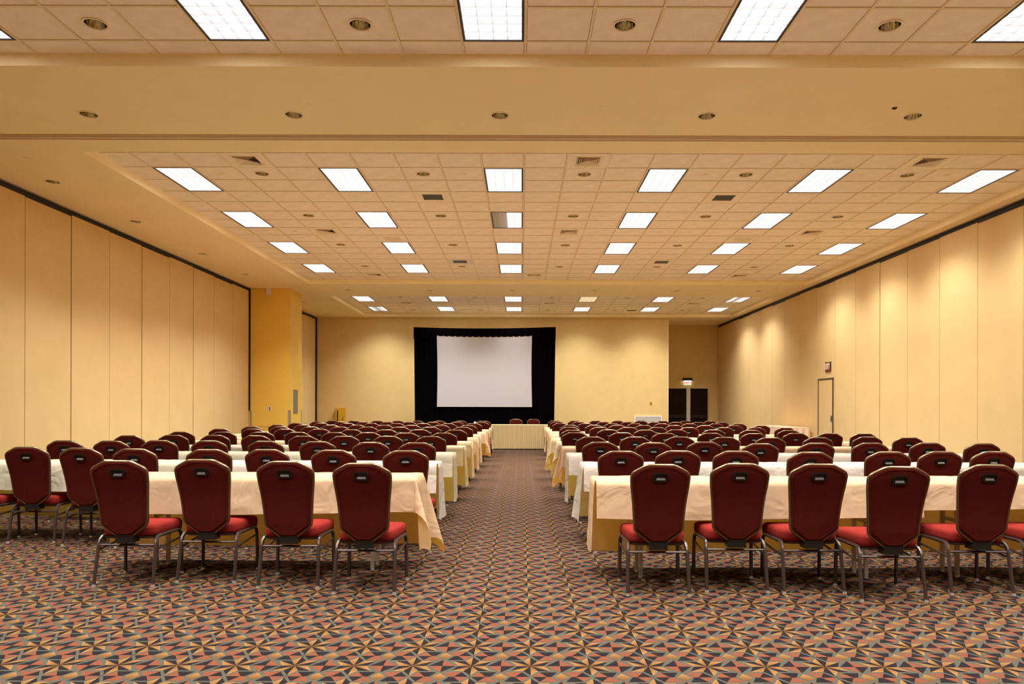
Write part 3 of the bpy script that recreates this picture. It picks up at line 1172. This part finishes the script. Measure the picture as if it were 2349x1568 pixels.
ROWS_R = [
    [(1517, -.10), (1700, .0), (1880, -.03), (2066, -.24), (2272, -.06), (2449, .0)],
    [(1425, -.05), (1557, .02), (1690, 0), (1860, -.12), (2040, -.05), (2159, 0), (2280, .02)],
    [(1378, .1), (1500, .0), (1617, .2), (1745, -.15), (1874, 0), (1998, .06), (2130, .14), (2255, 0)],
    [(1357, 0), (1458, 0), (1559, .07), (1663, -.03), (1768, -.1), (1877, 0), (1991, .2), (2085, .03)],
    [(1320, .1), (1427, .08), (1526, -.1), (1632, 0), (1730, -.08), (1826, .05), (1904, .05), (1982, 0)],
    [(1314, -.2), (1396, .1), (1481, 0), (1552, .2), (1637, .2), (1724, 0), (1811, 0)],
    [1307, 1376, 1441, 1508, 1580, 1661, 1734, 1802],
    [1308, 1364, 1417, 1477, 1547, 1618, 1684, 1746],
    [1286, 1344, 1405, 1457, 1519, 1582, 1642, 1694],
    [1279, 1328, 1385, 1440, 1502, 1551, 1602, 1655],
    [1273, 1319, 1367, 1417, 1470, 1520, 1573, 1628]]
first = True
SEATS = []
rng = random.Random(3)
for side, rows in (('left', ROWS_L), ('right', ROWS_R)):
    for r, row in enumerate(rows):
        seq = row[::-1] if side == 'left' else row
        for i, e in enumerate(seq):
            px, dz = e if isinstance(e, tuple) else (e, 0.0)
            z = CHAIR_Z[side][r] + dz
            x = (px - 1196) * z / 1690.0
            if first:
                c = chair0
                first = False
            else:
                c = copy_chair(r < 4)
            c.location = (x, z + .08, 0)
            SEATS.append((side, r, x, z + .585))
            c.rotation_euler = (0, 0, math.radians(rng.uniform(-2.5, 2.5)))
            an = ['at the aisle'] + [f'{NTH[q]} from the aisle' for q in range(1, 9)]
            tag(c, f'burgundy banquet chair, {an[i]} in the {ORD[r]}{"" if r == 0 else " nearest"} row, {side} side', 'chair', f'banquet chairs {side} of the aisle')
for x, nm in ((-.17, 'left'), (.39, 'right')):
    c = copy_chair(False)
    c.location = (x, 23.62, 0)
    c.rotation_euler = (0, 0, PI + .05)
    tag(c, f'burgundy banquet chair facing the hall behind the head table, {nm} one', 'chair', 'chairs behind the head table')


# ------------------------------------------------------------------ tables and cloths
TL, TDp, TH = 2.42, .457, .745
tabs = {}


def build_table():
    root = empty('folding_table', (0, 0, 0))
    MB().box(-TL / 2, TL / 2, -TDp / 2, TDp / 2, TH - .022, TH).build('tabletop', M_wood, root)
    for sx in (-1, 1):
        for sy in (-1, 1):
            x, y = sx * (TL / 2 - .35), sy * .10
            l = MB().box(x - .014, x + .014, y - .012, y + .012, .014, TH - .022)
            lg = l.build('leg', M_tleg, root)
            lg['end'] = sx
            MB().lathe([(.016, .016), (.018, .006), (.018, 0), (.001, 0)], 10, (x, y, 0)).build('foot', M_chrome, lg, smooth=True)
        MB().box(sx * (TL / 2 - .35) - .01, sx * (TL / 2 - .35) + .01, -.10, .10, .42, .445).build('crossbar', M_tleg, root)['end'] = sx
    return root


def cloth(name, dn, df, dl, dr, ml, mr_, seed, mtl, fine):
    """dn near drop, df far drop, dl/dr left and right end drops, ml/mr_ how the ends hang: 'open', 'cone' or None"""
    rg = random.Random(seed)
    h = TH + .004
    hw, hd = TL / 2 + .004, TDp / 2 + .004
    sx = .055 if fine else .11
    nx = int(2 * hw / sx)
    ph = [rg.uniform(0, 6.28) for _ in range(6)]
    w1, w2 = rg.uniform(2.2, 3.4), rg.uniform(5, 8)
    m = MB()

    def off(s, d, x, e):
        f = s / d
        wv = math.sin(x * w1 + ph[0] + e) * .6 + math.sin(x * w2 + ph[1] + 2 * e) * .4
        edge = min(1.0, (hw - abs(x)) / .25)
        return .006 + .03 * f + .022 * f * wv * edge

    ns = 8 if fine else 4
    prof = []   # (kind, s)
    for q in range(ns, 0, -1):
        prof.append(('n', q / ns))
    prof += [('t', -1.0), ('t', -.985), ('t', -.5), ('t', 0), ('t', .5), ('t', .985), ('t', 1.0)]
    for q in range(1, ns + 1):
        prof.append(('f', q / ns))
    P = len(prof)
    for i in range(nx + 1):
        x = -hw + 2 * hw * i / nx
        hem = .012 * math.sin(x * w1 * .7 + ph[2])
        for kd, s in prof:
            if kd == 't':
                z = h - (.003 if abs(s) == 1 else 0)
                m.v.append((x, hd * s, z))
            else:
                d = (dn if kd == 'n' else df) + hem
                sgn = -1 if kd == 'n' else 1
                o_ = off(s * d, d, x, 0 if kd == 'n' else 2)
                m.v.append((x, sgn * (hd + o_), h - .003 - d * s))
    for i in range(nx):
        for j in range(P - 1):
            a = i * P + j
            m.f.append((a, a + P, a + P + 1, a + 1))
            m.mi.append(0)
    for sg, de, mode in ((-1, dl, ml), (1, dr, mr_)):
        if not mode:
            continue
        ne = 10 if fine else 5
        ys = [-1.0, -.985, -.5, 0, .5, .985, 1.0]
        if mode == 'open':
            y_from = rg.choice([1, 2])
        else:
            y_from = 0
        sw = rg.uniform(.02, .07)
        b = len(m.v)
        use = ys[y_from:]
        for j in range(ne + 1):
            s = j / ne
            for q, y in enumerate(use):
                g_ = q / (len(use) - 1)
                o_ = .005 * (s > 0) + sw * s * (.4 + .6 * g_) + (.012 * math.sin(3.0 * y + ph[3]) * s)
                if mode == 'cone':
                    o_ = .006 + .03 * s
                shr = 1.0 - (.12 * s if mode == 'open' else 0)
                yy = hd * (y if mode == 'cone' else 1 - (1 - y) * shr)
                m.v.append((sg * (hw + (o_ if j else 0)), yy, h - .003 - de * s))
        nu = len(use)
        for j in range(ne):
            for q in range(nu - 1):
                a = b + j * nu + q
                m.f.append((a, a + 1, a + nu + 1, a + nu))
                m.mi.append(0)
        if mode == 'cone':
            for sy, dd in ((-1, dn), (1, df)):
                bulge = rg.uniform(.16, .34)
                b = len(m.v)
                nt_, nr = (12, 10) if fine else (6, 5)
                for a in range(nt_ + 1):
                    th = PI / 2 * a / nt_
                    rmax = min(dd / max(math.cos(th), 1e-4), de / max(math.sin(th), 1e-4))
                    for q in range(nr + 1):
                        rho = rmax * q / nr
                        s2 = math.sin(2 * th)
                        out = (.006 + .03 * q / nr if q else 0) + bulge * rho * s2 ** 1.5
                        m.v.append((sg * (hw + out * math.sin(th)), sy * (hd + out * math.cos(th)), h - .003 - rho * (1 - .12 * s2)))
                for a in range(nt_):
                    for q in range(nr):
                        k = b + a * (nr + 1) + q
                        m.f.append((k, k + nr + 1, k + nr + 2, k + 1))
                        m.mi.append(0)
    o = m.build(name, mtl, None, smooth='all', fix=True, weld=.006)
    return o


TAB_Z = {
    'left': [5.73, 7.11, 8.56, 10.1, 11.44, 12.9, 14.46, 15.9, 17.6, 19.1, 20.62],
    'right': [5.50, 7.03, 8.5, 10.05, 11.55, 13.02, 14.65, 16.3, 17.95, 19.72, 21.35]}
INNER = {'left': [-.83, -.82, -.80, -.80, -.79, -.79, -.825, -.80, -.79, -.80, -.82],
         'right': [.565, .60, .55, .59, .585, .55, .585, .62, .63, .63, .66]}
COLOR = {'left': ['peach', 'white', 'ivory', 'cream', 'cream', 'peach', 'cream', 'peach', 'peach', 'cream', 'cream'],
         'right': ['peach', 'white', 'white', 'peach', 'cream', 'cream', 'peach', 'peach', 'peach', 'cream', 'cream']}
COLOR2 = {'left': [None, 'ivory', 'ivory', 'ivory', 'peach', 'peach', 'cream', 'peach', 'peach', 'cream', 'cream'],
          'right': ['peach', 'white', 'white', 'peach', 'peach', 'cream', 'peach', 'peach', 'peach', 'cream', 'cream']}
MODE = {'left': ['cone', 'open', 'open', 'open', 'open', 'open', 'open', 'cone', 'open', 'open', 'open'],
        'right': ['open', 'open', 'open', 'cone', 'cone', 'cone', 'open', 'open', 'open', 'open', 'open']}
table0 = build_table()
full_kids(table0)
first = True
for side in ('left', 'right'):
    sg = -1 if side == 'left' else 1
    for r in range(11):
        for q in range(2):
            if side == 'left' and r == 0 and q == 1:
                continue
            cx = INNER[side][r] + sg * (TL / 2 + q * 2.44)
            cyy = TAB_Z[side][r] + TDp / 2 + (.04 if q else 0)
            tb = table0 if first else copy_tree(table0)
            first = False
            tb.location = (cx, cyy, 0)
            for sx in (-1, 1):          # legs stand in the gaps between the seats
                lx = cx + sx * (TL / 2 - .35)
                near = [x for sd, rw_, x, yf in SEATS if sd == side and rw_ == r and yf > cyy - .115]
                best = 0.0
                for dd in sorted([.02 * v for v in range(-20, 26)], key=abs):
                    if all(abs(lx + dd - x) > .268 for x in near) and abs(lx + dd - cx) < TL / 2 - .06:
                        best = dd
                        break
                for ch in tb.children:
                    if ch.name.split('.')[0] in ('leg', 'crossbar') and ch.get('end') == sx:
                        ch.location.x = best
            pos = 'beside the aisle' if q == 0 else 'at the outer end'
            rown = f'{ORD[r]}{"" if r == 0 else " nearest"} row'
            tag(tb, f'narrow folding table {pos} in the {rown}, {side} side', 'table', 'cloth-covered folding tables')
            cname = (COLOR if q == 0 else COLOR2)[side][r]
            md = MODE[side][r]
            rg = random.Random(100 * r + q + (50 if side == 'left' else 0))
            dn, df = rg.uniform(.235, .27), rg.uniform(.52, .60)
            if r == 0:
                dn, df = (.27, .61)
                if q == 1:
                    dn = .20
            de = .56 if md == 'open' else (.56 if r == 0 else .45)
            if side == 'left':
                ml, mr_ = (None, md) if q == 0 else ('open', None)
            else:
                ml, mr_ = (md, None) if q == 0 else (None, 'open')
            if side == 'left' and r == 0:
                ml = 'open'
            o = cloth('tablecloth', dn, df, de, de, ml, mr_, 31 * r + 7 * q + (3 if side == 'left' else 0), CL[cname], r < 4)
            o.location = (cx, cyy, 0)
            tag(o, f'{cname} tablecloth on the table {pos}, {rown}, {side} side', 'tablecloth', 'tablecloths on the classroom tables')


# ------------------------------------------------------------------ skirted head table and side table
def skirt(name, x0, x1, y0, y1, mtl, label, pitch):
    """top cloth and pleated skirt round a rectangle (world size, own origin at its middle)"""
    cx, cyy = (x0 + x1) / 2, (y0 + y1) / 2
    hx, hy = (x1 - x0) / 2, (y1 - y0) / 2
    h = .75
    pts = []
    r = .04
    seg = [((-hx, -hy), (hx, -hy)), ((hx, -hy), (hx, hy)), ((hx, hy), (-hx, hy)), ((-hx, hy), (-hx, -hy))]
    for (ax, ay), (bx, by) in seg:
        L = math.hypot(bx - ax, by - ay)
        n = max(4, int(L / pitch) * 10)
        for i in range(n):
            u = i / n
            pts.append((ax + (bx - ax) * u, ay + (by - ay) * u, (by - ay) / L, -(bx - ax) / L, L * u))
    rg = random.Random(5)
    m = MB()
    k = len(pts)
    rows = [(0, h), (.0, h - .01), (.15, h - .05), (1, h - .35), (1, .02)]
    for a, z in rows:
        for x, y, nx_, ny_, u in pts:
            o_ = a * (.012 + .032 * (math.sin(2 * PI * u / pitch + 1.5 * math.sin(u * 4.3)))) + .014 * (1 - z / h)
            m.v.append((x + nx_ * o_, y + ny_ * o_, z))
    for j in range(len(rows) - 1):
        for i in range(k):
            m.f.append((j * k + i, j * k + (i + 1) % k, (j + 1) * k + (i + 1) % k, (j + 1) * k + i))
            m.mi.append(0)
    m.cap(0, k)
    o = m.build(name, mtl, None, smooth=True)
    o.location = (cx, cyy, 0)
    tag(o, label, 'table skirt')
    return o


def plain_table(x0, x1, y0, y1, label):
    root = empty('folding_table', ((x0 + x1) / 2, (y0 + y1) / 2, 0))
    hx, hy = (x1 - x0) / 2 - .01, (y1 - y0) / 2 - .01
    MB().box(-hx, hx, -hy, hy, TH - .03, TH).build('tabletop', M_wood, root)
    for a in (-1, 1):
        for b in (-1, 1):
            MB().box(a * (hx - .1) - .015, a * (hx - .1) + .015, b * (hy - .08) - .015, b * (hy - .08) + .015, 0, TH - .03).build('leg', M_tleg, root)
    tag(root, label, 'table')


plain_table(-.93, .87, 22.65, 23.35, 'head table under a pleated skirt at the far end of the aisle')
skirt('table_skirt', -.93, .87, 22.65, 23.35, M_skirt, 'pleated cream skirt around the head table at the end of the aisle', .135)
plain_table(7.30, 8.02, 20.5, 22.95, 'skirted side table standing along the right partition')
skirt('table_skirt', 7.30, 8.02, 20.5, 22.95, M_skirtp, 'blush pleated skirt around the side table by the right partition', .16)
